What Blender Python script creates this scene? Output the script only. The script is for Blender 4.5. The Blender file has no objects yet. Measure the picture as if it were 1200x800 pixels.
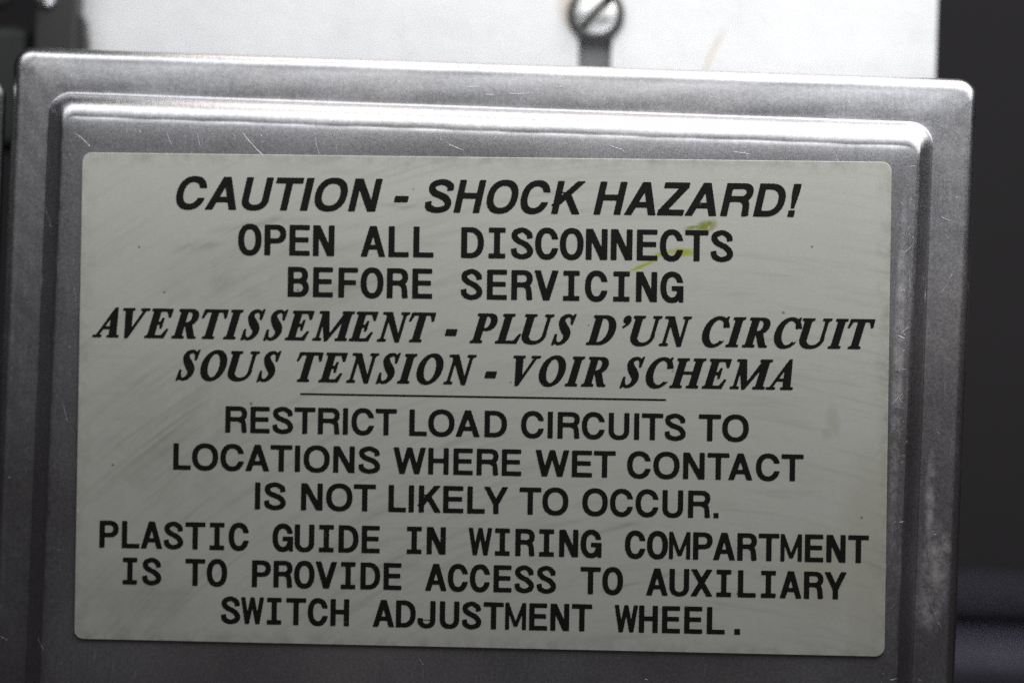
import bpy, bmesh, math, random
import numpy as np
from mathutils import Vector, Matrix

random.seed(7)
SC = bpy.context.scene
COL = SC.collection
MM = 0.001
R = math.radians

# ------------------------------------------------------------------ camera
cam_d = bpy.data.cameras.new('camera')
cam = bpy.data.objects.new('camera', cam_d)
COL.objects.link(cam)
right = Vector((0.99797215, 0.05357052, 0.03437725))
up = Vector((-0.03399083, -0.00810804, 0.99938925))
back = right.cross(up)
M = Matrix((right, up, back)).transposed().to_4x4()
M.translation = Vector((19.379, -293.936, 5.390)) * MM
cam.matrix_world = M
cam_d.sensor_width = 22.3
cam_d.sensor_fit = 'HORIZONTAL'
cam_d.lens = 22.3 * 2950 / 1200
cam_d.clip_start = 0.01
cam_d.clip_end = 20
cam_d.dof.use_dof = True
cam_d.dof.focus_distance = 0.2925
cam_d.dof.aperture_fstop = 5.0
SC.camera = cam

# ------------------------------------------------------------------ world, exposure
w = bpy.data.worlds.new('World')
SC.world = w
w.use_nodes = True
bg = w.node_tree.nodes['Background']
bg.inputs[0].default_value = (1.0, 0.88, 0.90, 1)
bg.inputs[1].default_value = 0.017
SC.view_settings.view_transform = 'Standard'
SC.view_settings.look = 'None'
SC.view_settings.exposure = 0.26
SC.view_settings.gamma = 1
SC.render.engine = 'CYCLES'
SC.cycles.max_bounces = 6
SC.cycles.use_denoising = False
SC.cycles.use_adaptive_sampling = False
SC.cycles.use_light_tree = False


def area(name, loc, target, sx, sy, power, color, spread=180):
    d = bpy.data.lights.new(name, 'AREA')
    d.shape = 'RECTANGLE'
    d.size, d.size_y = sx * MM, sy * MM
    d.energy = power
    d.color = color
    d.spread = R(spread)
    o = bpy.data.objects.new(name, d)
    COL.objects.link(o)
    o.location = Vector(loc) * MM
    zax = (Vector(loc) - Vector(target)).normalized()      # long side kept level, along x
    xax = (Vector((1, 0, 0)) - zax * zax.x).normalized()
    o.rotation_euler = Matrix((xax, zax.cross(xax), zax)).transposed().to_euler()
    return o


area('tube_lamp', (18, -42, 77), (10, 0, 0), 290, 50, 0.092, (0.96, 1.0, 0.965))
area('plate_fill_lamp', (62, 6, 113), (58, 22, 45), 230, 46, 0.078, (1.0, 0.985, 0.86))  # added lamp, no known fixture: brightens the back plate and top roll
area('label_fill_lamp', (230, -110, 430), (25, 0, -15), 240, 120, 0.85, (0.93, 0.92, 1.0))  # added fill light out of view, lifts the label more than the metal


# ------------------------------------------------------------------ helpers
def link(name, me, mat=None, parent=None):
    o = bpy.data.objects.new(name, me)
    COL.objects.link(o)
    if mat and not me.materials:
        me.materials.append(mat)
    if parent:
        o.parent = parent
    return o


def tag(o, label=None, cat=None, group=None, kind=None):
    for k, v in (('label', label), ('category', cat), ('group', group), ('kind', kind)):
        if v:
            o[k] = v
    return o


def empty(name, loc=(0, 0, 0)):
    o = bpy.data.objects.new(name, None)
    o.empty_display_size = 0.01
    COL.objects.link(o)
    o.location = Vector(loc) * MM
    return o


def bm_mesh(name, bm, smooth=False):
    me = bpy.data.meshes.new(name)
    for v in bm.verts:
        v.co *= MM
    bm.normal_update()
    bm.to_mesh(me)
    bm.free()
    if smooth:
        for p in me.polygons:
            p.use_smooth = True
    return me


def rrect(x0, x1, z0, z1, r, n=10):
    pts = []
    for cx, cz, a0 in ((x1 - r, z1 - r, 0), (x0 + r, z1 - r, 90), (x0 + r, z0 + r, 180), (x1 - r, z0 + r, 270)):
        for k in range(n + 1):
            a = R(a0 + 90 * k / n)
            pts.append((cx + r * math.cos(a), cz + r * math.sin(a)))
    return pts


# edge subdivision so that long sides carry enough vertices for gentle dents
def ring(x0, x1, z0, z1, r, n=10, m=24):
    c = rrect(x0, x1, z0, z1, r, n)
    out = []
    for i in range(len(c)):
        a, b = c[i], c[(i + 1) % len(c)]
        out.append(a)
        if i % (n + 1) == n:
            for k in range(1, m):
                t = k / m
                out.append((a[0] + (b[0] - a[0]) * t, a[1] + (b[1] - a[1]) * t))
    return out


def loft(rings, cap_last=True, cap_first=False):
    bm = bmesh.new()
    vs = [[bm.verts.new(p) for p in rg] for rg in rings]
    for a, b in zip(vs[:-1], vs[1:]):
        n = len(a)
        for i in range(n):
            j = (i + 1) % n
            bm.faces.new((a[i], a[j], b[j], b[i]))
    if cap_last:
        bm.faces.new(vs[-1])
    if cap_first:
        bm.faces.new(list(reversed(vs[0])))
    bmesh.ops.recalc_face_normals(bm, faces=bm.faces)
    return bm


def bevel_box(x0, x1, y0, y1, z0, z1, b=0.3, seg=2):
    bm = bmesh.new()
    bmesh.ops.create_cube(bm, size=1)
    for v in bm.verts:
        v.co = ((x0 + x1) / 2 + v.co.x * (x1 - x0), (y0 + y1) / 2 + v.co.y * (y1 - y0), (z0 + z1) / 2 + v.co.z * (z1 - z0))
    if b:
        bmesh.ops.bevel(bm, geom=bm.edges[:], offset=b, segments=seg, affect='EDGES', profile=0.5)
    return bm


# ------------------------------------------------------------------ node kit
class NT:
    def __init__(s, name):
        s.m = bpy.data.materials.new(name)
        s.m.use_nodes = True
        s.t = s.m.node_tree
        s.p = s.t.nodes['Principled BSDF']
        s.co = s.t.nodes.new('ShaderNodeTexCoord').outputs['Object']

    def n(s, kind, **kw):
        nd = s.t.nodes.new(kind)
        for k, v in kw.items():
            setattr(nd, k, v)
        return nd

    def put(s, sock, v):
        if isinstance(v, bpy.types.NodeSocket):
            s.t.links.new(v, sock)
        else:
            sock.default_value = v

    def math(s, op, a, b=0.0, c=0.0, clamp=False):
        nd = s.n('ShaderNodeMath', operation=op, use_clamp=clamp)
        s.put(nd.inputs[0], a)
        s.put(nd.inputs[1], b)
        s.put(nd.inputs[2], c)
        return nd.outputs[0]

    def mapping(s, loc=(0, 0, 0), rot=(0, 0, 0), sc=(1, 1, 1), vec=None, kind='POINT'):
        nd = s.n('ShaderNodeMapping', vector_type=kind)
        s.put(nd.inputs[0], vec if vec is not None else s.co)
        nd.inputs[1].default_value = loc
        nd.inputs[2].default_value = rot
        nd.inputs[3].default_value = sc
        return nd.outputs[0]

    def noise(s, scale, detail=4, rough=0.55, vec=None, dist=0.0):
        nd = s.n('ShaderNodeTexNoise')
        s.put(nd.inputs['Vector'], vec if vec is not None else s.co)
        nd.inputs['Scale'].default_value = scale
        nd.inputs['Detail'].default_value = detail
        nd.inputs['Roughness'].default_value = rough
        nd.inputs['Distortion'].default_value = dist
        return nd.outputs['Fac']

    def ramp(s, f, a, b, lo=0.0, hi=1.0):
        nd = s.n('ShaderNodeMapRange', clamp=True)
        s.put(nd.inputs[0], f)
        for i, v in enumerate((a, b, lo, hi)):
            nd.inputs[i + 1].default_value = v
        return nd.outputs[0]

    def mix(s, f, a, b):
        nd = s.n('ShaderNodeMix', data_type='RGBA')
        s.put(nd.inputs[0], f)
        for sock, v in ((nd.inputs[6], a), (nd.inputs[7], b)):
            if isinstance(v, tuple) and len(v) == 3:
                v = (*v, 1)
            s.put(sock, v)
        return nd.outputs[2]

    def bump(s, h, strength, dist, normal=None):
        nd = s.n('ShaderNodeBump')
        nd.inputs['Strength'].default_value = strength
        nd.inputs['Distance'].default_value = dist
        s.put(nd.inputs['Height'], h)
        if normal is not None:
            s.put(nd.inputs['Normal'], normal)
        return nd.outputs[0]

    def segmask(s, x0, z0, x1, z1, wd, soft=0.5):
        """a thin line mark in the object's x-z plane (mm), tapering at its ends"""
        a = math.atan2(z1 - z0, x1 - x0)
        ln = math.hypot(x1 - x0, z1 - z0)
        v = s.mapping(loc=((x0 + x1) / 2 * MM, 0, (z0 + z1) / 2 * MM), rot=(0, -a, 0), vec=s.warp, kind='TEXTURE')
        sp = s.n('ShaderNodeSeparateXYZ')
        s.put(sp.inputs[0], v)
        u = s.math('ABSOLUTE', sp.outputs[0])
        t = s.math('ABSOLUTE', sp.outputs[2])
        e = s.ramp(u, ln * 0.5 * MM, ln * 0.25 * MM, 0, 1)
        f = s.ramp(t, wd * 0.5 * MM, wd * 0.5 * (1 - soft) * MM, 0, 1)
        return s.math('MULTIPLY', e, f)

    def blob(s, x, z, rx, rz, rot=0.0, warp=True):
        v = s.mapping(loc=(x * MM, 0, z * MM), rot=(0, -rot, 0), sc=(rx * MM, 1, rz * MM), vec=s.warp if warp else s.co, kind='TEXTURE')
        sp = s.n('ShaderNodeSeparateXYZ')
        s.put(sp.inputs[0], v)
        q = s.math('ADD', s.math('POWER', sp.outputs[0], 2.0), s.math('POWER', sp.outputs[2], 2.0))
        # POWER of a negative base is fine for exponent 2
        return s.ramp(q, 1.0, 0.15, 0, 1)

    def make_warp(s, amp, scale):
        nz = s.n('ShaderNodeTexNoise')
        s.put(nz.inputs['Vector'], s.co)
        nz.inputs['Scale'].default_value = scale
        nz.inputs['Detail'].default_value = 3
        v = s.n('ShaderNodeVectorMath', operation='SUBTRACT')
        s.put(v.inputs[0], nz.outputs['Color'])
        v.inputs[1].default_value = (0.5, 0.5, 0.5)
        m = s.n('ShaderNodeVectorMath', operation='SCALE')
        s.put(m.inputs[0], v.outputs[0])
        m.inputs['Scale'].default_value = amp * MM
        a = s.n('ShaderNodeVectorMath', operation='ADD')
        s.put(a.inputs[0], s.co)
        s.put(a.inputs[1], m.outputs[0])
        s.warp = a.outputs[0]

    def sum(s, items):
        r = None
        for i in items:
            v = i() if callable(i) else i
            r = v if r is None else s.math('MAXIMUM', r, v)
        return r


def steel(name, base, rough, marks=None, grain=0.25, dull=None):
    k = NT(name)
    k.make_warp(0.5, 900)
    brush = k.noise(1.0, 5, 0.65, vec=k.mapping(sc=(5200, 2500, 260)))
    fine = k.noise(3800, 4, 0.7)
    cloud = k.noise(45, 5, 0.6)
    pits = k.ramp(k.noise(1300, 2, 0.5), 0.72, 0.78)
    hatch = k.noise(1.0, 3, 0.6, vec=k.mapping(rot=(0, R(35), 0), sc=(3000, 900, 220)))
    c = k.mix(cloud, tuple(v * 0.86 for v in base), tuple(min(1, v * 1.1) for v in base))
    c = k.mix(k.ramp(brush, 0.35, 0.65, 0, 0.75), c, tuple(v * 0.75 for v in base))
    warm = k.ramp(k.noise(28, 4, 0.6), 0.45, 0.7, 0, 0.5)
    c = k.mix(k.ramp(k.noise(1700, 4, 0.85), 0.38, 0.62, 0.0, 0.65), c, tuple(v * 0.62 for v in base))
    c = k.mix(warm, c, (base[0] * 0.95, base[1] * 0.88, base[2] * 0.80))
    r = k.math('ADD', k.ramp(fine, 0.25, 0.75, rough - 0.07, rough + 0.09), k.ramp(cloud, 0.3, 0.7, -0.04, 0.06))
    tiny = k.math('MULTIPLY', k.ramp(hatch, 0.66, 0.74), k.ramp(cloud, 0.45, 0.6))
    if marks:
        scr = k.sum([(lambda m=m: k.segmask(*m)) for m in marks])
        tiny = k.math('MAXIMUM', tiny, scr)
    c = k.mix(k.math('MULTIPLY', tiny, 0.75), c, (0.86, 0.85, 0.86))
    c = k.mix(k.math('MULTIPLY', pits, 0.45), c, (0.12, 0.11, 0.11))
    r = k.math('ADD', r, k.math('MULTIPLY', tiny, 0.22))
    if dull:
        w_ = k.sum([lambda: k.blob(56.0, 36.5, 2.2, 4.5), lambda: k.blob(-56, 38, 4, 2.5)])
        w_ = k.math('MULTIPLY', w_, k.ramp(k.noise(1100, 3, 0.7), 0.52, 0.62))
        c = k.mix(k.math('MULTIPLY', w_, 0.45), c, (0.22, 0.22, 0.24))
        d = k.sum([(lambda b=b: k.blob(*b)) for b in dull])
        d = k.math('MULTIPLY', d, k.ramp(k.noise(420, 8, 0.8), 0.40, 0.66))
        c = k.mix(k.math('MULTIPLY', d, 0.5), c, (0.72, 0.66, 0.63))
        r = k.math('ADD', r, k.math('MULTIPLY', d, 0.3))
    # pressed edges are smoother than the scoured flats
    ns = k.n('ShaderNodeSeparateXYZ')
    k.put(ns.inputs[0], k.n('ShaderNodeTexCoord').outputs['Normal'])
    flat = k.ramp(k.math('MULTIPLY', ns.outputs[1], -1.0), 0.93, 0.995)
    r = k.math('SUBTRACT', r, k.math('MULTIPLY', k.math('SUBTRACT', 1.0, flat), rough * 0.30))
    k.put(k.p.inputs['Base Color'], c)
    k.put(k.p.inputs['Roughness'], r)
    k.p.inputs['Metallic'].default_value = 1
    h = k.math('ADD', k.math('MULTIPLY', brush, 0.55), k.math('MULTIPLY', k.noise(1500, 4, 0.75), 0.75))
    h = k.math('SUBTRACT', h, k.math('MULTIPLY', tiny, 1.2))
    nb = k.bump(h, grain, 0.00003)
    nb = k.bump(cloud, 0.12, 0.0006, nb)
    k.put(k.p.inputs['Normal'], nb)
    return k.m


def plain(name, col, rough=0.6, metallic=0.0, var=0.25, scale=200):
    k = NT(name)
    nz = k.noise(scale, 5, 0.6)
    k.put(k.p.inputs['Base Color'], k.mix(nz, tuple(v * (1 - var) for v in col), tuple(min(1, v * (1 + var)) for v in col)))
    k.put(k.p.inputs['Roughness'], k.ramp(nz, 0.3, 0.7, rough - 0.08, rough + 0.08))
    k.p.inputs['Metallic'].default_value = metallic
    k.put(k.p.inputs['Normal'], k.bump(nz, 0.2, 0.0002))
    return k.m


# ------------------------------------------------------------------ setting: dark cabinet behind
m_wall = plain('dark_panel_paint', (0.066, 0.061, 0.064), 0.6, 0, 0.15, 12)
bw = bevel_box(-900, 1100, 320, 326, -800, 1000, 0)
wall = link('wall', bm_mesh('wall', bw), m_wall)
tag(wall, kind='structure')

m_rail = plain('satin_steel_rail', (0.105, 0.102, 0.13), 0.5, 1.0, 0.1, 60)
for z0, z1, lab in ((-52.8, -44.2, 'upper of two blurred satin steel rails low on the dark wall'),
                    (-80, -57.5, 'lower of two blurred satin steel rails low on the dark wall')):
    rg = []
    for i in range(9):
        a = math.pi * i / 8
        rg.append((313 - 4 * math.sin(a), (z0 + z1) / 2 + (z1 - z0) / 2 * math.cos(a)))
    prof = [(320.5, z1)] + rg + [(320.5, z0)]
    bm = bmesh.new()
    A = [bm.verts.new((44, y, z)) for y, z in prof]
    B = [bm.verts.new((520, y, z)) for y, z in prof]
    for i in range(len(prof) - 1):
        bm.faces.new((A[i], A[i + 1], B[i + 1], B[i]))
    bm.faces.new(A)
    bm.faces.new(list(reversed(B)))
    bmesh.ops.recalc_face_normals(bm, faces=bm.faces)
    tag(link('steel_rail', bm_mesh('steel_rail', bm), m_rail), lab, 'rail', 'steel rails on the dark wall')

# ------------------------------------------------------------------ back plate with its keyhole
k = NT('bright_aluminium')
k.make_warp(2.2, 120)
cl = k.noise(60, 5, 0.6)
br = k.noise(1.0, 4, 0.6, vec=k.mapping(sc=(500, 500, 160)))
c = k.mix(cl, (0.76, 0.755, 0.80), (0.92, 0.915, 0.94))
c = k.mix(k.ramp(br, 0.55, 0.75, 0, 0.25), c, (0.66, 0.66, 0.70))
st = k.segmask(24.3, 40, 27.8, 49, 1.1, 0.9)
c = k.mix(k.math('MULTIPLY', st, 0.45), c, (0.55, 0.43, 0.24))
rust = k.blob(8.6, 50.5, 2.6, 3.4)
c = k.mix(k.math('MULTIPLY', rust, 0.5), c, (0.50, 0.34, 0.20))
k.put(k.p.inputs['Base Color'], c)
k.p.inputs['Metallic'].default_value = 0.35
k.put(k.p.inputs['Roughness'], k.ramp(cl, 0.3, 0.7, 0.42, 0.6))
k.put(k.p.inputs['Normal'], k.bump(cl, 0.3, 0.0008))
m_plate = k.m


def curve_plate(name, loops, depth, bevel):
    cu = bpy.data.curves.new(name, 'CURVE')
    cu.dimensions = '2D'
    cu.fill_mode = 'BOTH'
    cu.extrude = depth / 2 * MM
    cu.bevel_depth = bevel * MM
    cu.bevel_resolution = 2
    for lp in loops:
        s = cu.splines.new('POLY')
        s.points.add(len(lp) - 1)
        for p, (x, z) in zip(s.points, lp):
            p.co = (x * MM, z * MM, 0, 1)
        s.use_cyclic_u = True
    o = bpy.data.objects.new(name, cu)
    COL.objects.link(o)
    bpy.context.view_layer.update()
    me = bpy.data.meshes.new_from_object(o.evaluated_get(bpy.context.evaluated_depsgraph_get()))
    bpy.data.objects.remove(o)
    bpy.data.curves.remove(cu)
    me.transform(Matrix.Rotation(R(90), 4, 'X'))
    me.materials.clear()
    me.name = name
    return me


key = []
kx, kz, kr, hw = 11.35, 49.5, 3.1, 2.25
a0 = math.asin(hw / kr)
for i in range(33):
    a = -math.pi / 2 + a0 + (2 * math.pi - 2 * a0) * i / 32
    key.append((kx + kr * math.cos(a), kz + kr * math.sin(a)))
key += [(kx - hw, 30), (kx + hw, 30)]
plate = empty('back_plate', (0, 29, 0))
tag(plate, 'bright pale metal back plate with a keyhole slot, behind the embossed cover', 'metal plate')
face_me = curve_plate('sheet', [rrect(-55.6, 54.6, -60, 110, 1.5, 6), key], 1.2, 0.15)
sheet = link('sheet', face_me, m_plate, plate)
bk = bevel_box(-50, 50, 0.7, 1.9, -55, 100, 0.2)
link('slot_backing', bm_mesh('slot_backing', bk), plain('grey_recess_metal', (0.24, 0.24, 0.255), 0.6, 0.0, 0.1), plate)

# screw with washer, hanging the plate
m_zinc = plain('zinc_screw', (0.78, 0.79, 0.83), 0.42, 1.0, 0.3, 700)
m_black = plain('blackened_steel', (0.06, 0.063, 0.06), 0.45, 0.3, 0.2, 600)
screw = empty('slotted_screw', (kx, 28.2, kz))
tag(screw, 'silver slotted screw in the bright back plate above the cover', 'screw')


def lathe(prof, n=40, close=True):
    rings = [[(r * math.cos(2 * math.pi * i / n), y, r * math.sin(2 * math.pi * i / n)) for i in range(n)] for r, y in prof]
    return loft(rings, cap_last=close, cap_first=False)


wb = lathe([(2.4, 0.1), (3.5, 0.1), (3.65, -0.1), (3.65, -0.7), (3.45, -0.9), (2.3, -0.9), (2.3, -0.6)], 48, False)
link('washer', bm_mesh('washer', wb, True), m_black, screw)
# slotted dome head as a polar height field
bm = bmesh.new()
NR, NA, HR = 26, 96, 2.75
sd = R(48)
prev = None
for i in range(NR + 1):
    r = HR * i / NR
    row = []
    for j in range(NA if i else 1):
        a = 2 * math.pi * j / NA
        x, z = r * math.cos(a), r * math.sin(a)
        q = abs(-x * math.sin(sd) + z * math.cos(sd))
        dome = 1.15 * math.sqrt(max(0, 1 - (r / (HR * 1.03)) ** 2)) + 1.0
        cut = 1.3 * min(1, max(0, (0.62 - q) / 0.14))
        row.append(bm.verts.new((x, -(dome - cut), z)))
    if i == 1:
        for j in range(NA):
            bm.faces.new((prev[0], row[j], row[(j + 1) % NA]))
    elif i > 1:
        for j in range(NA):
            bm.faces.new((prev[j], row[j], row[(j + 1) % NA], prev[(j + 1) % NA]))
    prev = row
low = [bm.verts.new((v.co.x, 0.5, v.co.z)) for v in prev]
for j in range(NA):
    bm.faces.new((prev[j], low[j], low[(j + 1) % NA], prev[(j + 1) % NA]))
bmesh.ops.recalc_face_normals(bm, faces=bm.faces)
shade_mat = plain('slot_shade', (0.19, 0.19, 0.18), 0.6, 0.2, 0.3, 1500)  # shade of the narrow screw slot, put into the colour of its faces
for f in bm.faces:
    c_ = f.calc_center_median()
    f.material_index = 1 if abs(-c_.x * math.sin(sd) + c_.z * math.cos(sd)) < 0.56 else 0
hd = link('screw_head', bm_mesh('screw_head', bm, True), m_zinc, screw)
hd.data.materials.append(shade_mat)
sh = lathe([(1.4, 0.0), (1.4, 6.0)], 24)
link('screw_shank', bm_mesh('screw_shank', sh, True), m_zinc, screw)

# ------------------------------------------------------------------ dark bracket left of the plate
m_brk = plain('dark_grey_bracket', (0.034, 0.033, 0.034), 0.5, 0.2, 0.2, 80)
m_rub = plain('black_rubber', (0.02, 0.023, 0.024), 0.6, 0, 0.2, 80)
br_ = empty('bracket', (-58, 27, 48))
tag(br_, 'dark grey bracket with a small bolt at the upper left, behind the cover corner', 'bracket')
link('bracket_plate', bm_mesh('bracket_plate', bevel_box(-2.4, 3.2, -3.2, 0.6, -12, 30, 0.5)), m_brk, br_)
pr = loft([[(x, -2.4 if s else 0.2, z) for x, z in ((2.6, -12), (4.6, -12), (4.3, -4.2), (3.9, -1.4), (2.9, 0.0))] for s in (0, 1)], True, True)
link('bracket_foot', bm_mesh('bracket_foot', pr), m_brk, br_)
bt = lathe([(1.5, 0.5), (1.5, -0.6), (1.2, -1.2), (0.5, -1.5), (0.02, -1.55)], 24)
bo = link('bolt', bm_mesh('bolt', bt, True), m_zinc, br_)
bo.location = Vector((-0.9, -3.2, 1.3)) * MM
cl_ = empty('cable_clamp', (-64.5, 30, 44))
tag(cl_, 'black blurred clamp block left of the dark bracket', 'clamp')
link('clamp_body', bm_mesh('clamp_body', bevel_box(-6, 3.2, -5, 4, -14, 1.6, 1.2, 3)), plain('dark_green_grey', (0.022, 0.026, 0.025), 0.6, 0, 0.2, 60), cl_)
gr = lathe([(3.4, 0), (3.8, -1), (3.4, -2.4), (2.2, -2.4), (2.0, 0.5)], 32, False)
go = link('grommet', bm_mesh('grommet', gr, True), m_rub, cl_)
go.location = Vector((-2.0, -4.6, 7.0)) * MM

# ------------------------------------------------------------------ the embossed cover
marks = [
    (47.9, 9.9, 49.2, 9.4, .09), (48.2, 2.9, 49.4, 1.6, .10), (48.0, 1.8, 49.2, 3.2, .09),
    (-29.6, 31.0, -26.6, 27.9, .14), (-20.7, 30.6, -20.0, 28.2, .12), (-38.2, 30.2, -37.4, 28.4, .10), (-34.6, 30.4, -34.2, 28.6, .1),
    (-54.5, 15.5, -54.0, 12.2, .10), (-52.9, 21, -51.8, 18.6, .10), (-55.6, 8.2, -55.4, 5.2, .12), (-54.2, -3.5, -53.9, -6.0, .1),
    (49.3, 21.5, 50.2, 20.2, .12), (48.5, 19.2, 49.6, 20.4, .1), (48.4, 10.8, 49.2, 9.6, .12), (48.6, 9.8, 49.4, 11.0, .1),
    (48.3, 3.2, 49.0, 1.8, .12), (48.6, 1.6, 49.3, 3.0, .1), (52.5, 26, 53.0, 28, .12), (54.0, 16.3, 54.8, 17.6, .1),
    (53.2, 12.4, 53.7, 10.6, .1), (52.6, -14.0, 53.2, -17, .12), (53.6, -8.0, 54.1, -9.6, .12),
    (1.5, 36.4, 4.5, 36.6, .14), (-3.5, 37.0, -1.6, 37.1, .16), (-1.2, 36.2, 0.4, 36.15, .16), (7.3, 37.3, 9.0, 37.5, .12),
    (28.2, 30.4, 30.5, 30.1, .1), (-5.2, 30.2, -3.0, 29.4, .1), (14.0, 30.6, 15.6, 30.1, .1), (40.2, 30.3, 41.2, 28.6, .1),
    (-49.2, 29.8, -47.2, 28.2, .12), (-48.6, 12, -48.2, 9.4, .1), (-49.4, -2, -48.6, -4.4, .1), (-51.2, -30, -50.4, -31.4, .1),
    (54.3, -23.4, 53.2, -21.0, .3, .6), (54.9, -24.3, 54.2, -23.3, .3, .6),
]
dull = [(53.6, -18.2, 2.0, 7.5), (53.0, -21.5, 1.8, 3.2), (54.9, -14.2, 1.0, 1.6), (52.9, -9.0, 0.7, 6.0), (48.4, 6, 0.7, 22)]
m_cover = steel('scuffed_stainless', (0.685, 0.67, 0.725), 0.43, None, 0.62, dull)

N, MS = 12, 90


def rr(x0, x1, z0, z1, r, y, bend=0.0):
    out = []
    for x, z in ring(x0, x1, z0, z1, r, N, MS):
        out.append((x, y, z))
    return out


OX0, OX1, OZ0, OZ1 = -57.75, 56.75, -64.0, 40.15     # outer size of the rim
FX0, FX1, FZ0, FZ1 = -53.0, 51.75, -59.5, 34.85      # foot of the embossed step
TX0, TX1, TZ0, TZ1 = -50.25, 49.35, -56.5, 31.55     # flat raised face
RY = 2.0
rings_ = [rr(OX0, OX1, OZ0, OZ1, 2.3, 24.0), rr(OX0, OX1, OZ0, OZ1, 2.3, 23.4)]
for i in range(9):        # rolled outer edge
    a = R(84 * i / 8)
    q = 1.5
    ins = q * (1 - math.cos(a))
    rings_.append(rr(OX0 + ins, OX1 - ins, OZ0 + ins, OZ1 - ins, 2.3 - ins * 0.53, RY + 0.45 + q * (1 - math.sin(a))))
for t, dy in ((0.0, 0.0), (0.12, 0.01), (0.25, 0.02), (0.5, -0.01), (0.75, 0.0), (0.9, 0.02)):   # gently bowed rim
    i0 = 1.5
    rings_.append(rr(OX0 + i0 + (FX0 - OX0 - i0) * t, OX1 - i0 + (FX1 - OX1 + i0) * t, OZ0 + i0 + (FZ0 - OZ0 - i0) * t,
                     OZ1 - i0 + (FZ1 - OZ1 + i0) * t, 1.5 + 1.3 * t, RY + 0.15 + 0.30 * (1 - t) ** 2 + dy * 0.3))
# step: concave fillet, sloped wall, convex roll onto the face
prof = []
for i in range(6):
    a = i / 5 * R(68)
    prof.append((0.55 * math.sin(a) / math.sin(R(68)) * 0.20, RY - 0.4 * (1 - math.cos(a))))
y1 = prof[-1][1]
s1 = prof[-1][0]
for i in range(1, 21):
    ang = R(54) * (1 - i / 20)
    u = 1 - math.sin(ang) / math.sin(R(54))
    prof.append((s1 + (0.93 - s1) * u, 0.06 + (y1 - 0.06) * (1 - math.cos(ang)) / (1 - math.cos(R(54)))))
prof += [(0.965, 0.035), (1.0, 0.0)]
for s, y in prof:
    t_ = min(1.0, (y1 - y) / y1)
    sx = s if s <= s1 else (s1 + (0.70 - s1) * t_ / 0.86 if t_ < 0.86 else 1 - 0.30 * math.sqrt(max(0, 1 - t_) / 0.14))
    y += 0.15
    rings_.append(rr(FX0 + (TX0 - FX0) * sx, FX1 + (TX1 - FX1) * sx, FZ0 + (TZ0 - FZ0) * s, FZ1 + (TZ1 - FZ1) * s, 2.8 - 1.5 * s, y))
for d, y in ((0.35, 0.105), (0.8, 0.065), (1.3, 0.035), (1.9, 0.012), (2.6, 0.0), (3.6, 0.0)):   # slight crown of the face
    rings_.append(rr(TX0 + d, TX1 - d, TZ0 + d, TZ1 - d, 1.3, y))


def wavy(x, y, z):
    if y < 0.2:
        return (x, y, z)
    g = 0.016 * math.sin(x * 0.83 + 1.3) * math.sin(z * 0.61 + 0.4) + 0.012 * math.sin(x * 1.9 + z * 1.4) + 0.010 * math.sin(x * 0.31 - z * 2.3 + 2)
    return (x + 0.5 * g, y + g, z + 0.7 * g)


rings_ = [[wavy(*p) for p in rg] for rg in rings_]
bm = loft(rings_, True, False)
cover = link('embossed_cover', bm_mesh('embossed_cover', bm, True), m_cover)
cover.rotation_euler = (0, R(0.33), 0)
tag(cover, 'scuffed stainless steel cover with a raised panel and rounded rim under the caution label', 'metal cover')

# scratches: hair-thin raised burrs that follow the pressed surface
from mathutils.bvhtree import BVHTree
bvh = BVHTree.FromPolygons([v.co.copy() for v in cover.data.vertices], [tuple(p.vertices) for p in cover.data.polygons])


def burr(vs, fs, x0, z0, x1, z1, wd):
    ln = math.hypot(x1 - x0, z1 - z0)
    n = max(4, int(ln / 0.25))
    nx, nz = -(z1 - z0) / ln, (x1 - x0) / ln
    b, wob, ph = len(vs), random.uniform(-.04, .04) * ln, random.random() * 6
    for i in range(n + 1):
        t = i / n
        cx = x0 + (x1 - x0) * t + nx * wob * math.sin(t * math.pi)
        cz = z0 + (z1 - z0) * t + nz * wob * math.sin(t * math.pi)
        hwid = wd * 0.5 * math.sin(math.pi * (0.04 + 0.92 * t)) * (0.7 + 0.3 * math.sin(t * 19 + ph))
        for k_ in (-1, 0, 1):
            x, z = cx + nx * hwid * k_, cz + nz * hwid * k_
            hit = bvh.ray_cast(Vector((x, -10, z)) * MM, Vector((0, 1, 0)))
            y = (hit[0].y / MM if hit[0] else 3) - (0.004 if k_ else 0.014 + wd * 0.06)
            vs.append((x * MM, y * MM, z * MM))
        if i:
            q = b + 3 * (i - 1)
            fs.append((q, q + 1, q + 4, q + 3))
            fs.append((q + 1, q + 2, q + 5, q + 4))


vs, fs = [], []
for mk in marks:
    burr(vs, fs, *mk[:4], mk[4] * 1.0)
rs = random.Random(11)
zones = [(-56, -53.6, -36, 38, 14), (-50, -47.8, -30, 30, 12), (47.7, 49.6, -32, 31, 90), (52.2, 55, -34, 37, 30), (-52, 52, 35.4, 38, 30), (-47, 47, 29.2, 31.4, 60), (-50, 49, -36, -29.5, 10)]
for xa, xb, za, zb, cnt in zones:
    for _ in range(cnt):
        x, z = rs.uniform(xa, xb), rs.uniform(za, zb)
        a = rs.gauss(math.pi / 2, 0.6) if rs.random() < 0.7 else rs.uniform(0, math.pi)
        ln = min(0.25 + rs.expovariate(1.6), 2.0)
        x1, z1 = x + ln * math.cos(a), z + ln * math.sin(a)
        if xa - .3 < x1 < xb + .3 and za - .3 < z1 < zb + .3:
            burr(vs, fs, x, z, x1, z1, min(.14, .03 + rs.expovariate(40)))
me = bpy.data.meshes.new('scratches')
me.from_pydata(vs, [], fs)
me.update()
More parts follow.
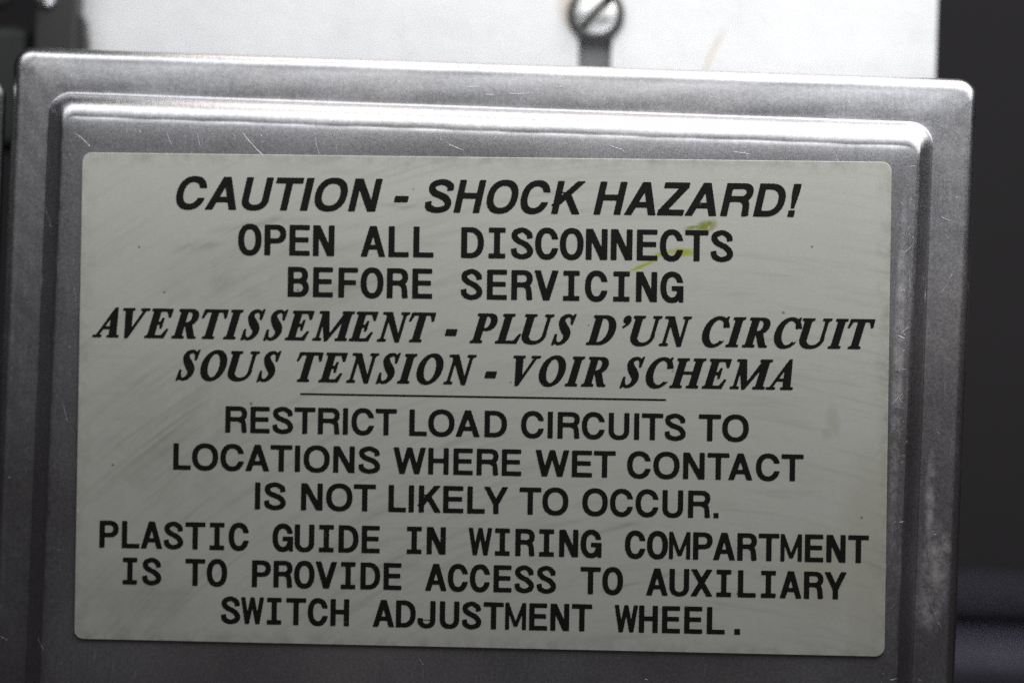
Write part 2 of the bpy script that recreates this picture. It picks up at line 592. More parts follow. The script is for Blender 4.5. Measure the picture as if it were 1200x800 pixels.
sc_o = link('scratches', me, plain('raw_scratch_metal', (0.60, 0.59, 0.62), 0.46, 1.0, 0.2, 3000), cover)
tag(sc_o, kind='stuff')

# neighbouring cover, only its edge shows
bm = loft([rr(-120, -58.55, -64, 36.6, 2.2, 4.6), rr(-120, -58.55, -64, 36.6, 2.2, 3.4), rr(-119.7, -59.05, -63.7, 36.3, 2.0, 2.7),
           rr(-119, -59.7, -63, 35.6, 1.6, 2.4)], True)
nb_ = link('neighbouring_cover', bm_mesh('neighbouring_cover', bm, False), steel('plain_stainless', (0.6, 0.6, 0.6), 0.35))
tag(nb_, 'second steel cover of which only the side edge shows beside the labelled one', 'metal cover')

# ------------------------------------------------------------------ the label
LROT = R(1.05)
lab = empty('caution_label', (0, -0.02, 0))
lab.rotation_euler = (0, -LROT, 0)
tag(lab, 'grimy off-white caution label with eleven lines of black lettering on the steel cover', 'label')

k = NT('aged_label_vinyl')
k.make_warp(1.6, 260)
big = k.noise(32, 5, 0.6)
# wiped arcs of grime: rings round a far centre, broken up by noise
v = k.mapping(loc=(-0.025, 0, 0.085))
sp = k.n('ShaderNodeSeparateXYZ')
k.put(sp.inputs[0], v)
rad = k.math('SQRT', k.math('ADD', k.math('POWER', sp.outputs[0], 2.0), k.math('POWER', sp.outputs[2], 2.0)))
cb = k.n('ShaderNodeCombineXYZ')
k.put(cb.inputs[0], k.math('MULTIPLY', rad, 900))
k.put(cb.inputs[1], k.math('MULTIPLY', k.math('ARCTAN2', sp.outputs[0], sp.outputs[2]), 5.0))
arc = k.noise(1.0, 4, 0.6, vec=cb.outputs[0], dist=0.6)
v2 = k.mapping(rot=(0, R(9), 0), sc=(45, 45, 700))
wipe = k.noise(1.0, 4, 0.6, vec=v2, dist=0.4)
c = k.mix(big, (0.62, 0.615, 0.57), (0.71, 0.705, 0.655))
c = k.mix(k.math('MULTIPLY', k.ramp(arc, 0.5, 0.75), k.ramp(big, 0.35, 0.65, 0.12, 0.62)), c, (0.43, 0.425, 0.385))
c = k.mix(k.math('MULTIPLY', k.ramp(wipe, 0.55, 0.75), k.ramp(k.noise(55, 3, 0.5), 0.45, 0.65, 0.0, 0.45)), c, (0.40, 0.40, 0.37))
fib = k.noise(2600, 3, 0.7)
c = k.mix(k.ramp(fib, 0.3, 0.7, 0, 0.2), c, (0.48, 0.48, 0.44))
yel = k.sum([k.blob(45.5, -16, 4.0, 14.0), k.blob(40, -19, 5, 6)])
c = k.mix(k.math('MULTIPLY', yel, 0.28), c, (0.44, 0.42, 0.24))
brn = k.sum([k.blob(41.2, -1.6, 1.0, 2.4, 0.3), k.blob(40.6, -3.2, .8, .8)])
c = k.mix(k.math('MULTIPLY', brn, 0.20), c, (0.30, 0.27, 0.16))
smg = k.sum([k.segmask(-33, 19.4, -20, 21.6, 1.3, .95), k.segmask(-38, 17.2, -30, 18.4, 1.6, .95), k.segmask(-14, 23.0, -5, 22.4, 1.0, .95),
             k.segmask(-24, 12.2, -10, 14.2, 1.6, .95), k.segmask(8, -16.6, 20, -13.6, .8, .95), k.segmask(13, -22, 24, -19.4, .8, .95)])
c = k.mix(k.math('MULTIPLY', smg, k.ramp(arc, 0.35, 0.7, 0.05, 0.42)), c, (0.22, 0.215, 0.20))
film = k.sum([k.blob(-36, -6, 13, 13), k.blob(-24, 14, 16, 6), k.blob(-40, -24, 9, 6)])
film = k.math('MULTIPLY', film, k.ramp(k.noise(130, 6, 0.7, dist=0.8), 0.35, 0.68, 0.05, 0.55))
film = k.math('MULTIPLY', film, k.ramp(arc, 0.3, 0.65, 0.35, 1.0))
c = k.mix(film, c, (0.34, 0.335, 0.295))
gr1 = k.sum([k.segmask(17.0, 15.4, 20.4, 17.0, .55, .7), k.segmask(19.6, 17.2, 22.6, 18.2, .8, .9), k.blob(23.4, 17.9, 1.6, .7)])
c = k.mix(k.math('MULTIPLY', gr1, 0.9), c, (0.46, 0.49, 0.02))
gr2 = k.math('MULTIPLY', k.sum([k.blob(26.2, 21.0, 1.5, .85, 0.2), k.segmask(23.3, 20.3, 27.7, 21.1, .9, .6)]), k.ramp(k.noise(1500, 3, .6), .2, .5))
c = k.mix(k.math('MULTIPLY', gr2, 0.9), c, (0.26, 0.28, 0.003))
spots = [(-17.6, 19.2), (-37.4, 12.3), (-32.6, 9.9), (30.4, -21.7), (-40.5, 17.6), (12.6, 9.2), (-21.6, 12.8), (22.5, 4.0), (35.2, 11.0), (44.6, -12.6),
         (-26.9, -0.6), (-8.2, 24.8), (38.4, 18.7), (3.6, 2.4), (-43.2, -8.1)]
sk = k.sum([k.blob(x, z, r_, r_, 0, False) for (x, z), r_ in zip(spots, [.16, .2, .22, .22, .2, .14, .16, .15, .22, .18, .25, .14, .18, .14, .2])])
c = k.mix(k.math('MULTIPLY', sk, 0.7), c, (0.10, 0.095, 0.085))
edge = k.n('ShaderNodeSeparateXYZ')
k.put(edge.inputs[0], k.warp)
ex = k.ramp(k.math('ABSOLUTE', edge.outputs[0]), 0.0455, 0.0474)
ez = k.ramp(k.math('ABSOLUTE', edge.outputs[2]), 0.0267, 0.0286)
dirt = k.math('MULTIPLY', k.math('MAXIMUM', ex, ez), k.ramp(k.noise(420, 5, 0.7), 0.4, 0.7, 0.0, 0.55))
c = k.mix(dirt, c, (0.27, 0.26, 0.21))
k.put(k.p.inputs['Base Color'], c)
k.put(k.p.inputs['Roughness'], k.ramp(big, 0.3, 0.7, 0.42, 0.58))
k.p.inputs['Specular IOR Level'].default_value = 0.35
k.put(k.p.inputs['Normal'], k.bump(fib, 0.12, 0.00003, k.bump(big, 0.15, 0.0006)))
m_label = k.m

LW, LH = 94.9, 57.3


def r2(x0, x1, z0, z1, r, y):
    return [(x, y, z) for x, z in rrect(x0, x1, z0, z1, r, 8)]


bm = loft([r2(-LW / 2, LW / 2, -LH / 2, LH / 2, 1.1, 0.02), r2(-LW / 2, LW / 2, -LH / 2, LH / 2, 1.1, -0.10),
           r2(-LW / 2 + .05, LW / 2 - .05, -LH / 2 + .05, LH / 2 - .05, 1.05, -0.14)], True)
link('label_sheet', bm_mesh('label_sheet', bm), m_label, lab)

# ------------------------------------------------------------------ lettering
k = NT('black_print')
k.make_warp(1.6, 260)
nz = k.noise(900, 4, 0.6)
c = k.mix(nz, (0.009, 0.009, 0.0085), (0.020, 0.020, 0.019))
g = k.sum([k.segmask(17.0, 15.4, 20.4, 17.0, .7, .7), k.blob(26.1, 21.1, 1.2, .62, 0.2)])
c = k.mix(k.math('MULTIPLY', g, 0.5), c, (0.16, 0.16, 0.01))
wear = k.math('MULTIPLY', k.ramp(k.noise(1600, 2, .5), 0.74, 0.80), 0.35)
c = k.mix(wear, c, (0.25, 0.25, 0.23))
k.put(k.p.inputs['Base Color'], c)
k.p.inputs['Roughness'].default_value = 0.55
k.p.inputs['Specular IOR Level'].default_value = 0.15
m_ink = k.m


# signed-distance primitives on numpy grids, one cap height = 1
def d_poly(X, Y, pts):
    pts = np.array(pts, float)
    d = np.full(X.shape, 1e9)
    inside = np.zeros(X.shape, bool)
    n = len(pts)
    for i in range(n):
        a, b = pts[i], pts[i - 1]
        e = b - a
        wx, wy = X - a[0], Y - a[1]
        t = np.clip((wx * e[0] + wy * e[1]) / max(1e-12, e @ e), 0, 1)
        d = np.minimum(d, (wx - e[0] * t) ** 2 + (wy - e[1] * t) ** 2)
        c = (a[1] > Y) != (b[1] > Y)
        with np.errstate(divide='ignore', invalid='ignore'):
            xi = a[0] + (Y - a[1]) * e[0] / (e[1] if e[1] else 1e-12)
        inside ^= c & (X < xi)
    return np.where(inside, -np.sqrt(d), np.sqrt(d))


def P(*pts):
    return lambda X, Y: d_poly(X, Y, pts)


def B(x0, y0, x1, y1):
    return P((x0, y0), (x1, y0), (x1, y1), (x0, y1))


def EL(cx, cy, rx, ry, n=2.25, tilt=0.0):
    def f(X, Y):
        x = np.abs((X - cx - tilt * (Y - cy)) / rx) + 1e-9
        y = np.abs((Y - cy) / ry) + 1e-9
        return ((x ** n + y ** n) ** (1 / n) - 1) * min(rx, ry)
    return f


def U(*fs):
    def f(X, Y):
        r = fs[0](X, Y)
        for g in fs[1:]:
            r = np.minimum(r, g(X, Y))
        return r
    return f


def S(a, *bs):
    def f(X, Y):
        r = a(X, Y)
        for b in bs:
            r = np.maximum(r, -b(X, Y))
        return r
    return f


def I(a, b):
    return lambda X, Y: np.maximum(a(X, Y), b(X, Y))


def catmull(pts, n=8):
    pts = [np.array(p, float) for p in pts]
    e = [2 * pts[0] - pts[1]] + pts + [2 * pts[-1] - pts[-2]]
    out = []
    for i in range(1, len(e) - 2):
        for k_ in range(n):
            t = k_ / n
            out.append(0.5 * (2 * e[i] + (e[i + 1] - e[i - 1]) * t + (2 * e[i - 1] - 5 * e[i] + 4 * e[i + 1] - e[i + 2]) * t * t
                              + (3 * e[i] - e[i - 1] - 3 * e[i + 1] + e[i + 2]) * t ** 3))
    out.append(pts[-1])
    return out


def RIB(pts, n=8):
    """ribbon through (x, y, width)"""
    s = catmull(pts, n)
    quads = []
    L, Rr = [], []
    for i, p in enumerate(s):
        a, b = s[max(0, i - 1)], s[min(len(s) - 1, i + 1)]
        t = (b - a)[:2]
        t = t / max(1e-9, np.hypot(*t))
        nrm = np.array([-t[1], t[0]]) * p[2] / 2
        L.append(p[:2] + nrm)
        Rr.append(p[:2] - nrm)
    poly = L + Rr[::-1]
    return P(*[tuple(q) for q in poly])


def bar(x0, y0, x1, y1, wd):
    """parallel-sided diagonal, wd measured horizontally, cut level at both ends"""
    return P((x0 - wd / 2, y0), (x0 + wd / 2, y0), (x1 + wd / 2, y1), (x1 - wd / 2, y1))


OV = 0.016


def sans(ch, W, v, h, mono=False):
    m = W / 2
    if ch == 'I':
        if mono:
            return U(B(0, 0, W, h), B(0, 1 - h, W, 1), B(m - v / 2, 0, m + v / 2, 1))
        return B(0, 0, W, 1)
    if ch == '.':
        return B(0, 0, W, W)
    if ch == '!':
        return U(B(.02, 0, W - .02, .19), P((0, 1), (W, 1), (W, .75), (W * .70, .26), (W * .30, .26), (0, .75)))
    if ch == '-':
        return B(0, .30, W, .30 + h * 1.08)
    if ch == 'L':
        return U(B(0, 0, v, 1), B(0, 0, W, h))
    if ch == 'E':
        return U(B(0, 0, v, 1), B(0, 0, W, h), B(0, 1 - h, W * .985, 1), B(0, .52 - h / 2, W * .93, .52 + h / 2))
    if ch == 'F':
        return U(B(0, 0, v, 1), B(0, 1 - h, W, 1), B(0, .5 - h / 2, W * .9, .5 + h / 2))
    if ch == 'H':
        return U(B(0, 0, v, 1), B(W - v, 0, W, 1), B(0, .52 - h / 2, W, .52 + h / 2))
    if ch == 'T':
        return U(B(m - v / 2, 0, m + v / 2, 1), B(0, 1 - h, W, 1))
    if ch == 'O':
        return S(EL(m, .5, m, .5 + OV), EL(m, .5, m - v * 1.02, .5 + OV - h * 1.02))
    if ch in 'CG':
        ringf = S(EL(m, .5, m, .5 + OV), EL(m, .5, m - v * 1.02, .5 + OV - h * 1.02))
        if ch == 'C':
            return S(ringf, P((m, .5), (W * 1.0 + .1, .33), (W + .3, .5), (W + .1, .675)), B(m + .03, .345, W + .2, .66))
        return U(S(ringf, B(m + .03, .42, W + .2, .67)), B(m + .01, .53 - h, W, .53), B(W - v * .72, 0.0, W, .53), )
    if ch == 'U':
        b = .34
        outer = U(I(EL(m, b, m, b + OV, 2.3), B(-1, -1, 3, b)), B(0, b - .005, W, 1))
        inner = U(I(EL(m, b, m - v, b + OV - h, 2.3), B(-1, -1, 3, b + .05)), B(v, b - .0, W - v, 1.1))
        return S(outer, inner)
    if ch == 'J':
        b = .28
        outer = U(I(EL(m, b, m, b + OV, 2.2), B(-1, -1, 3, b)), B(W - v, b - .005, W, 1), B(0, b - .005, v, b + .06))
        inner = I(EL(m, b, m - v, b + OV - h, 2.2), B(-1, -1, 3, b + .001))
        return S(outer, inner)
    if ch == 'D':
        r = min(W * .62, .5)
        o = U(B(0, 0, W - r, 1), I(EL(W - r, .5, r, .5, 2.3), B(W - r - .07, -1, 3, 2)))
        i = U(B(v, h, W - r, 1 - h), I(EL(W - r, .5, r - v, .5 - h, 2.3), B(W - r - .07, -1, 3, 2)))
        return S(o, i)
    if ch in 'PRB':
        y0 = .40 if ch == 'P' else .44
        if ch == 'B':
            y0 = .46
        r = min((1 - y0) / 2 * 1.12, W * .6)
        W1 = W if ch != 'B' else W * .95
        cy = (1 + y0) / 2
        o = U(B(0, y0, W1 - r, 1), I(EL(W1 - r, cy, r, (1 - y0) / 2, 2.3), B(W1 - r - .07, -1, 3, 2)))
        i = U(B(v, y0 + h, W1 - r, 1 - h), I(EL(W1 - r, cy, r - v, (1 - y0) / 2 - h, 2.2), B(W1 - r - .07, -1, 3, 2)))
        f = U(S(o, i), B(0, 0, v, 1))
        if ch == 'R':
            f = U(f, RIB([(W * .62, y0 + h * .5, v * .9), (W - v * .85, y0 - .02, v * .95), (W - v * .62, .24, v * .97), (W - v * .56, .08, v), (W - v * .42, 0.0, v)]))
            f = I(f, B(-.1, 0, W + .1, 1))
        if ch == 'B':
            y1 = y0 + h
            r = min(y1 / 2 * 1.12, W * .6)
            o = U(B(0, 0, W - r, y1), I(EL(W - r, y1 / 2, r, y1 / 2, 2.3), B(W - r - .07, -1, 3, 2)))
            i = U(B(v, h, W - r, y1 - h), I(EL(W - r, y1 / 2, r - v, y1 / 2 - h, 2.2), B(W - r - .07, -1, 3, 2)))
            f = U(f, S(o, i))
        return f
    if ch == 'S':
        a, b = v * .5, h * .5
        return RIB([(W - a - .012, .675, v * .95), (W - a - .045, .82, v * .97), (m + .02, 1 + OV - b, h), (a + .06, .86, v * .96), (a + .03, .72, v),
                    (a + .13, .60, v * .98), (m, .525, h * 1.12), (W - a - .12, .44, v * .98), (W - a, .28, v), (W - a - .05, .13, v * .96),
                    (m - .01, b - OV, h), (a + .045, .15, v * .97), (a, .32, v * .95)])
    if ch == 'A':
        t = v * 1.12
        return U(bar(t / 2, 0, m - t * .02, 1, t), bar(W - t / 2, 0, m + t * .02, 1, t), B(W * .22, .23, W * .78, .23 + h * .95)) if not mono else \
            U(bar(t / 2, 0, m - t * .05, 1, t * .96), bar(W - t / 2, 0, m + t * .05, 1, t * .96), B(W * .22, .24, W * .78, .24 + h * .92))
    if ch == 'V':
        t = v * 1.12
        return U(bar(m, 0, t / 2, 1, t), bar(m, 0, W - t / 2, 1, t))
    if ch == 'W':
        t = v * (1.0 if mono else 1.08)
        a = W * .27
        if mono:
            t = v * .92
        return U(bar(a, 0, t / 2, 1, t), bar(a, 0, m, 1, t * .95), bar(W - a, 0, m, 1, t * .95), bar(W - a, 0, W - t / 2, 1, t))
    if ch == 'M':
        t = v * (.85 if mono else 1.0)
        u = t * (.92 if mono else 1.1)
        return U(B(0, 0, t, 1), B(W - t, 0, W, 1), bar(m, .0 if not mono else .12, u / 2, 1, u), bar(m, .0 if not mono else .12, W - u / 2, 1, u))
    if ch == 'N':
        return U(B(0, 0, v * .97, 1), B(W - v * .97, 0, W, 1), bar(W - v * .62, 0, v * .62, 1, v * 1.2))
    if ch == 'K':
        t = v * 1.2
        return U(B(0, 0, v, 1), bar(v * .3, .25, W - t * .62, 1, t * 1.05), bar(W - t / 2 + .0, 0, W * .38, .66, t)) if not mono else None
    if ch == 'X':
        t = v * 1.16
        return U(bar(t / 2, 0, W - t / 2 - .01, 1, t), bar(W - t / 2, 0, t / 2 + .01, 1, t))
    if ch == 'Y':
        t = v * 1.12
        return U(B(m - v / 2, 0, m + v / 2, .42), bar(m, .36, t / 2, 1, t), bar(m, .36, W - t / 2, 1, t))
    if ch == 'Z':
        return U(B(0, 0, W, h), B(0.03, 1 - h, W, 1), bar(v * .72, h * .9, W - v * .72, 1 - h * .9, v * 1.35))
    raise KeyError(ch)


def serif(ch):
    """upright outlines of a bold serif italic; sheared afterwards"""
    T, hl, sf = .225, .07, .052     # stem, hairline, serif thickness

    def st(x, y0=0, y1=1, b=True, t=True, w_=T, ex=.085):
        fs = [B(x - w_ / 2, y0, x + w_ / 2, y1)]
        if b:
            fs += [B(x - w_ / 2 - ex, 0, x + w_ / 2 + ex, sf), P((x - w_ / 2 - ex * .6, sf * .8), (x + w_ / 2 + ex * .6, sf * .8), (x + w_ / 2 - .01, .11), (x - w_ / 2 + .01, .11))]
        if t:
            fs += [B(x - w_ / 2 - ex, 1 - sf, x + w_ / 2 + ex, 1), P((x - w_ / 2 - ex * .6, 1 - sf * .8), (x + w_ / 2 + ex * .6, 1 - sf * .8), (x + w_ / 2 - .01, .89), (x - w_ / 2 + .01, .89))]
        return U(*fs)
    if ch == 'I':
        return st(.135)
    if ch == 'H':
        return U(st(.15), st(.725), B(.15, .475, .725, .475 + .065))
    if ch == 'T':
        return U(st(.27, t=False), B(-.12, 1 - hl, .68, 1), P((-.15, .72), (-.105, .72), (-.02, .94), (-.02, 1), (-.10, 1)), P((.66, .72), (.705, .72), (.695, 1), (.58, 1), (.56, .94)))
    if ch == 'E':
        return U(st(.15), B(.1, 1 - hl, .66, 1), P((.62, .72), (.665, .72), (.675, 1), (.53, 1), (.50, .94)),
                 B(.1, .475, .44, .54), P((.40, .34), (.445, .34), (.445, .68), (.40, .68), (.36, .51)),
                 B(.1, 0, .60, hl), P((.64, .29), (.69, .29), (.62, 0), (.42, 0), (.40, .05), (.52, .08)))
    if ch == 'L':
        return U(st(.15), B(.1, 0, .68, hl), P((.70, .31), (.75, .31), (.68, 0), (.44, 0), (.42, .05), (.57, .08)))
    if ch == 'A':
        return U(P((.45, 1.02), (.52, 1.02), (.74, 0), (.50, 0), (.36, .80)), bar(.04, 0, .44, .93, .075), B(.17, .29, .60, .35),
                 B(-.08, 0, .20, sf), B(.42, 0, .82, sf))
    if ch == 'V':
        return U(P((-.06, 1), (.17, 1), (.34, .20), (.26, -.02), (.19, -.02)), bar(.25, .0, .66, 1, .075), B(-.15, 1 - sf, .25, 1), B(.50, 1 - sf, .79, 1))
    if ch == 'U':
        return U(st(.04, y0=.3, b=False), st(.69, y0=.3, b=False, w_=.085, ex=.10),
                 I(S(EL(.34, .33, .405, .35, 2.2), EL(.395, .36, .265, .29, 2.1)), B(-1, -1, 2, .345)),
                 B(.04 - T / 2, .28, .04 + T / 2, .5), B(.6475, .28, .7325, .5))
    if ch == 'N':
        return U(st(.12, t=False, w_=.075, ex=.10), st(.70, y0=.0, b=False, w_=.075, ex=.10), P((.0, 1), (.22, 1), (.7375, .05), (.7375, -.02), (.62, -.02), (.0825, .88)),
                 B(-.08, 1 - sf, .2, 1), P((.0, 1), (.16, 1), (.16, .8), (.0825, .85)))
    if ch == 'M':
        return U(st(.10, t=False, w_=.075, ex=.10), st(.95), P((.02, 1), (.24, 1), (.46, .25), (.44, -.02), (.38, -.02), (.0625, .85)),
                 P((.38, -.02), (.45, -.02), (.98, .95), (.85, 1)), B(-.06, 1 - sf, .24, 1))
    if ch == 'O':
        return S(EL(.39, .5, .435, .525, 2.05), EL(.39, .5, .225, .455, 1.95, -.08))
    if ch == 'C':
        r_ = S(EL(.42, .5, .435, .525, 2.05), EL(.455, .5, .26, .455, 1.95, -.06))
        r_ = S(r_, P((.50, .5), (.62, .12), (.9, .22), (1.0, .66), (.66, .68), (.66, .87), (.50, .70)))
        return U(r_, P((.655, .66), (.705, .66), (.735, 1.02), (.69, 1.02), (.66, .95), (.58, .96)), RIB([(.50, .02, .07), (.60, .07, .06), (.68, .17, .05)]))
    if ch == 'D':
        o = U(B(.0, 0, .36, 1), I(EL(.36, .5, .47, .5, 2.1), B(.35, -1, 3, 2)))
        i = U(B(.15, .062, .34, .938), I(EL(.33, .5, .275, .438, 2.0), B(.25, -1, 3, 2)))
        return U(I(S(o, i), B(.05, -1, 2, 2)), st(.15))
    if ch in 'PR':
        y0 = .43 if ch == 'P' else .47
        cy = (1 + y0) / 2
        o = U(B(.15, y0, .40, 1), I(EL(.40, cy, .275, (1 - y0) / 2, 2.1), B(.39, -1, 3, 2)))
        i = U(B(.2, y0 + .06, .36, .94), I(EL(.36, cy, .115, (1 - y0) / 2 - .06, 2.0), B(.28, -1, 3, 2)))
        f = U(S(o, i), st(.15))
        if ch == 'R':
            f = U(f, P((.28, .50), (.50, .50), (.72, .04), (.78, .045), (.78, 0), (.52, 0)))
        return f
    if ch == 'S':
        return U(RIB([(.49, .74, .05), (.46, .88, .06), (.33, .985, .07), (.17, .93, .13), (.12, .80, .17), (.20, .64, .215), (.31, .50, .24), (.41, .36, .215),
                      (.43, .21, .17), (.34, .06, .11), (.20, .01, .065), (.09, .09, .06), (.045, .26, .05)]),
                 P((.47, .69), (.515, .69), (.54, 1.03), (.50, 1.03), (.47, .96), (.40, .97)), P((.02, .33), (.065, .33), (.08, .07), (.11, .04), (.04, -.03), (.0, -.03)))
    if ch == '-':
        return B(.0, .235, .40, .235 + .20)
    if ch == "'":
        return U(EL(.11, .88, .125, .125, 2.0), RIB([(.17, .90, .13), (.18, .80, .11), (.13, .70, .06), (.02, .61, .03)]))
    raise KeyError(ch)


AD_HB = dict(A=722, B=722, C=722, D=722, E=667, F=611, G=778, H=722, I=278, J=556, K=722, L=611, M=833, N=722, O=778, P=667, R=722, S=667, T=611, U=722,
             V=667, W=944, X=667, Y=667, Z=611)
BX_HB = dict(A=(20, 702), C=(44, 684), D=(76, 685), E=(76, 621), H=(71, 651), I=(64, 214), K=(87, 722), N=(69, 654), O=(44, 734), R=(76, 677), S=(39, 629),
             T=(14, 598), U=(72, 651), Z=(25, 586))
BX_HB['!'] = (90, 244)
AD_HB['!'] = 333
BX_HB['-'] = (27, 306)
AD_HB['-'] = 333
AD_H = dict(AD_HB, K=667, J=500, L=556)
AD_H['.'] = 278
BX_H = dict(A=(14, 654), B=(74, 627), C=(44, 681), D=(81, 674), E=(80, 620), F=(80, 583), G=(44, 704), H=(77, 646), I=(76, 202), J=(17, 428), K=(76, 668),
            L=(76, 541), M=(73, 761), N=(76, 646), O=(39, 739), P=(80, 622), R=(80, 684), S=(45, 622), T=(14, 597), U=(79, 644), V=(20, 647), W=(16, 928),
            X=(19, 648), Y=(14, 653), Z=(23, 588))
BX_H['.'] = (78, 200)
AD_TB = dict(A=667, C=667, D=722, E=667, H=778, I=389, L=611, M=889, N=722, O=722, P=611, R=667, S=556, T=611, U=722, V=667)
AD_TB['-'] = 333
AD_TB["'"] = 333
# offset of the upright outline's origin inside its advance, in cap heights
# mono: (ink width, offset of the ink's centre from the cell's centre) in cap heights
MONO = dict(A=.80, B=.70, C=.75, D=.73, E=.66, F=.64, G=.76, H=.69, I=.53, J=.66, L=.65, M=.77, N=.69, O=.76, P=.70, R=.70, S=.72, T=.74, U=.72, V=.80, W=.86,
            X=.80, Y=.80)
MOFF = dict(P=.03, B=.02, E=.02, F=.03, L=.03, R=.02, D=.01, J=-.04, G=.01)

GLYPHS = {}


def glyph(font, ch):
    if (font, ch) in GLYPHS:
        return GLYPHS[(font, ch)]
    H = 1 / 44
    shear = 0
    if font == 'bold':
        x0, x1 = BX_HB[ch]
        f = sans(ch, (x1 - x0) / 718, .192 if ch not in 'I!' else .2, .165)
        shear, off = .215, x0 / 718
    elif font == 'sans':
        x0, x1 = BX_H[ch]
        f = sans(ch, (x1 - x0) / 718, .178, .148)
        off = x0 / 718
    elif font == 'mono':
        W = .19 if ch == '.' else MONO[ch]
        f = sans(ch, W, .174 if ch not in 'MW' else .148, .142, True)
        off = -W / 2 + MOFF.get(ch, 0)
    else:
        f = serif(ch)
        shear, off = .29, 0
    x = np.arange(-.30, 1.55, H)
    y = np.arange(-.10, 1.12, H)
    X, Y = np.meshgrid(x, y)
    F = f(X, Y) - {'serif': .022, 'sans': .013, 'mono': .014, 'bold': .010}[font]
    V = np.stack([X + shear * Y + off, Y], -1)
    verts, faces = [], []
    idx = {}

    def vert(key, p):
        if key not in idx:
            idx[key] = len(verts)
            verts.append((p[0], p[1]))
        return idx[key]

    def edge(a, b):
        if a > b:
            a, b = b, a
        fa, fb = F[a], F[b]
        t = fa / (fa - fb)
        return vert((a, b), V[a] + (V[b] - V[a]) * t)
    ny, nx = F.shape
    neg = F < 0
    for j in range(ny - 1):
        run = None
        for i in range(nx):
            full = i < nx - 1 and neg[j, i] and neg[j, i + 1] and neg[j + 1, i] and neg[j + 1, i + 1]
            if full:
                if run is None:
                    run = i
                continue
            if run is not None:
                faces.append([vert((j, run), V[j, run]), vert((j, i), V[j, i]), vert((j + 1, i), V[j + 1, i]), vert((j + 1, run), V[j + 1, run])])
                run = None
            if i >= nx - 1:
                continue
            cs = [(j, i), (j, i + 1), (j + 1, i + 1), (j + 1, i)]
            if not any(neg[c] for c in cs):
                continue
            poly = []
            for q in range(4):
                a, b = cs[q], cs[(q + 1) % 4]
                if neg[a]:
                    poly.append(vert(a, V[a]))
                if neg[a] != neg[b]:
                    poly.append(edge(a, b))
            if len(poly) > 2:
                faces.append(poly)
    va = np.array(verts)
    if font == 'serif' and ch not in "-'":
        cx_ = (va[:, 0].min() + va[:, 0].max()) / 2
        va[:, 0] = cx_ + (va[:, 0] - cx_) * 1.025
    GLYPHS[(font, ch)] = (va, faces, va[:, 0].min(), va[:, 0].max())
    return GLYPHS[(font, ch)]


KERN = {('A', 'V'): -.09, ('V', 'E'): -.03, ('T', 'A'): -.03, ('A', 'T'): -.06, ('L', 'Y'): -.04, ('R', '.'): .02}


def lay_word(word, font, x0, x1, vs, fs, z, cap):
    AD = {'bold': AD_HB, 'sans': AD_H, 'serif': AD_TB}[font]
    unit = 718 if font != 'serif' else 669
    pen, items = 0.0, []
    for i, ch in enumerate(word):
        items.append((ch, pen))
        pen += AD[ch] / unit
        if font == 'serif' and i + 1 < len(word):
            pen += KERN.get((ch, word[i + 1]), 0)
        if font == 'sans' and i + 1 < len(word) and (ch, word[i + 1]) in (('A', 'T'), ('T', 'A'), ('L', 'Y')):
            pen -= .05
    lo = min(p + glyph(font, c)[2] for c, p in items)
    hi = max(p + glyph(font, c)[3] for c, p in items)
    sc = (x1 - x0) / (hi - lo)
    for c, p in items:
        put_glyph(font, c, x0 + (p - lo) * sc, z, sc, cap, vs, fs)


def put_glyph(font, ch, x, z, sx, sz, vs, fs):
    va, fa, _, _ = glyph(font, ch)
    b = len(vs)
    ph = random.random() * 10
    for (gx, gz) in va:
        px, pz = x + gx * sx, z + gz * sz
        # a ragged printed edge, a few hundredths of a millimetre
        px += .022 * math.sin(pz * 9.1 + ph) * math.sin(pz * 23.0 + gx * 5 + ph)
        pz += .018 * math.sin(px * 8.3 + ph) * math.sin(px * 21.0 + gz * 4)
        vs.append((px * MM, -0.165 * MM, pz * MM))
    fs.extend([[b + q for q in f] for f in fa])


def text_line(label, build):
    vs, fs = [], []
    build(vs, fs)
    me = bpy.data.meshes.new('lettering')
    me.from_pydata(vs, [], fs)
    me.update()
    o = link('lettering', me, m_ink, lab)
    o['label'] = label


def words(font, items, z, cap):
    def b(vs, fs):
        for wd, x0, x1 in items:
            lay_word(wd, font, x0, x1, vs, fs, z, cap)
    return b


def mono(text, x0, x1, z, cap):
    def b(vs, fs):
        n = len(text) - 1
        for i, ch in enumerate(text):
            if ch != ' ':
                put_glyph('mono', ch, x0 + (x1 - x0) * i / n, z, cap, cap, vs, fs)
    return b


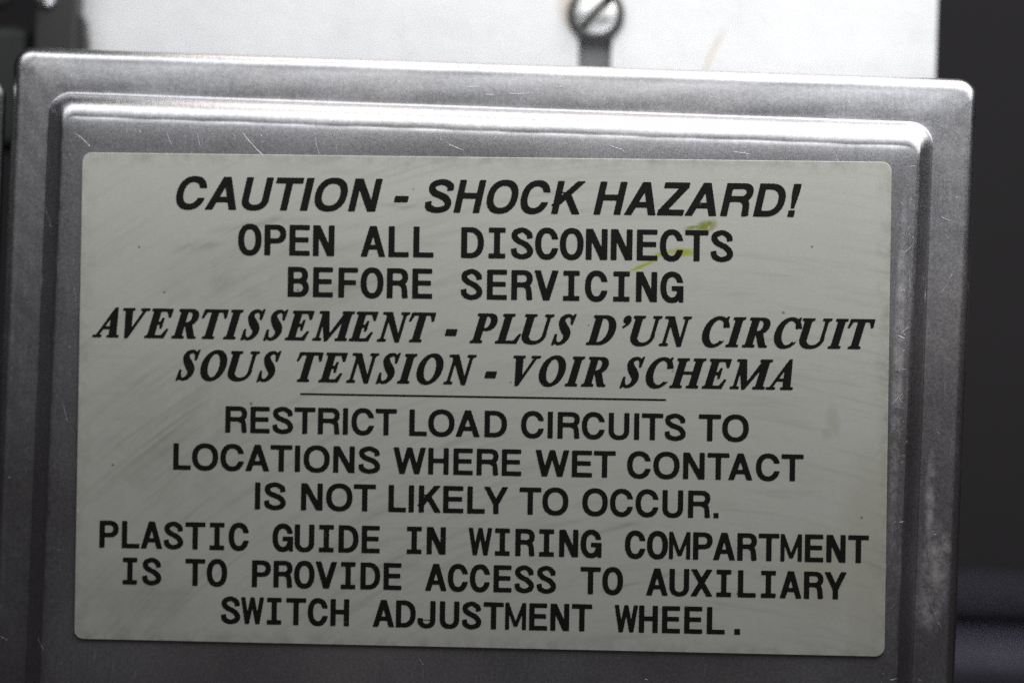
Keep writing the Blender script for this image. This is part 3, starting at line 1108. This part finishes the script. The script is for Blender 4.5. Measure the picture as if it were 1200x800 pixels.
text_line('bold slanted line CAUTION - SHOCK HAZARD!', words('bold', [('CAUTION', -36.2, -11.8), ('-', -10.45, -8.70), ('SHOCK', -6.80, 12.0), ('HAZARD!', 12.95, 37.1)], 22.15, 3.80))
text_line('line OPEN ALL DISCONNECTS', mono('OPEN ALL DISCONNECTS', -27.37, 27.95, 16.88, 3.52))
text_line('line BEFORE SERVICING', mono('BEFORE SERVICING', -21.62, 22.2, 12.06, 3.42))
text_line("serif italic line AVERTISSEMENT - PLUS D'UN CIRCUIT", words('serif', [('AVERTISSEMENT', -45.9, -5.25), ('-', -4.2, -2.72), ('PLUS', -1.3, 11.2), ("D'UN", 12.3, 24.65), ('CIRCUIT', 25.8, 45.85)], 6.98, 3.36))
text_line('serif italic line SOUS TENSION - VOIR SCHEMA', words('serif', [('SOUS', -35.9, -23.4), ('TENSION', -21.6, -.42), ('-', .52, 1.98), ('VOIR', 3.85, 15.05), ('SCHEMA', 16.3, 36.45)], 2.12, 3.36))
text_line('line RESTRICT LOAD CIRCUITS TO', words('sans', [('RESTRICT', -29.9, -9.7), ('LOAD', -8.2, 3.25), ('CIRCUITS', 4.9, 24.1), ('TO', 25.6, 31.4)], -4.0, 3.02))
text_line('line LOCATIONS WHERE WET CONTACT', words('sans', [('LOCATIONS', -36.0, -11.55), ('WHERE', -10.0, 5.0), ('WET', 6.65, 16.0), ('CONTACT', 17.35, 37.8)], -8.46, 3.02))
text_line('line IS NOT LIKELY TO OCCUR.', words('sans', [('IS', -26.25, -22.6), ('NOT', -20.8, -12.0), ('LIKELY', -10.5, 3.5), ('TO', 4.85, 10.57), ('OCCUR.', 12.2, 28.05)], -12.93, 3.08))
text_line('line PLASTIC GUIDE IN WIRING COMPARTMENT', mono('PLASTIC GUIDE IN WIRING COMPARTMENT', -43.58, 44.28, -17.78, 3.10))
text_line('line IS TO PROVIDE ACCESS TO AUXILIARY', mono('IS TO PROVIDE ACCESS TO AUXILIARY', -40.92, 41.7, -22.04, 3.06))
text_line('line SWITCH ADJUSTMENT WHEEL.', mono('SWITCH ADJUSTMENT WHEEL.', -28.91, 30.42, -26.38, 3.06))
me = bpy.data.meshes.new('printed_rule')
me.from_pydata([(x * MM, -0.165 * MM, z * MM) for x, z in ((-21.1, .54), (21.75, .56), (21.75, .76), (-21.1, .74))], [], [(0, 1, 2, 3)])
link('printed_rule', me, m_ink, lab)
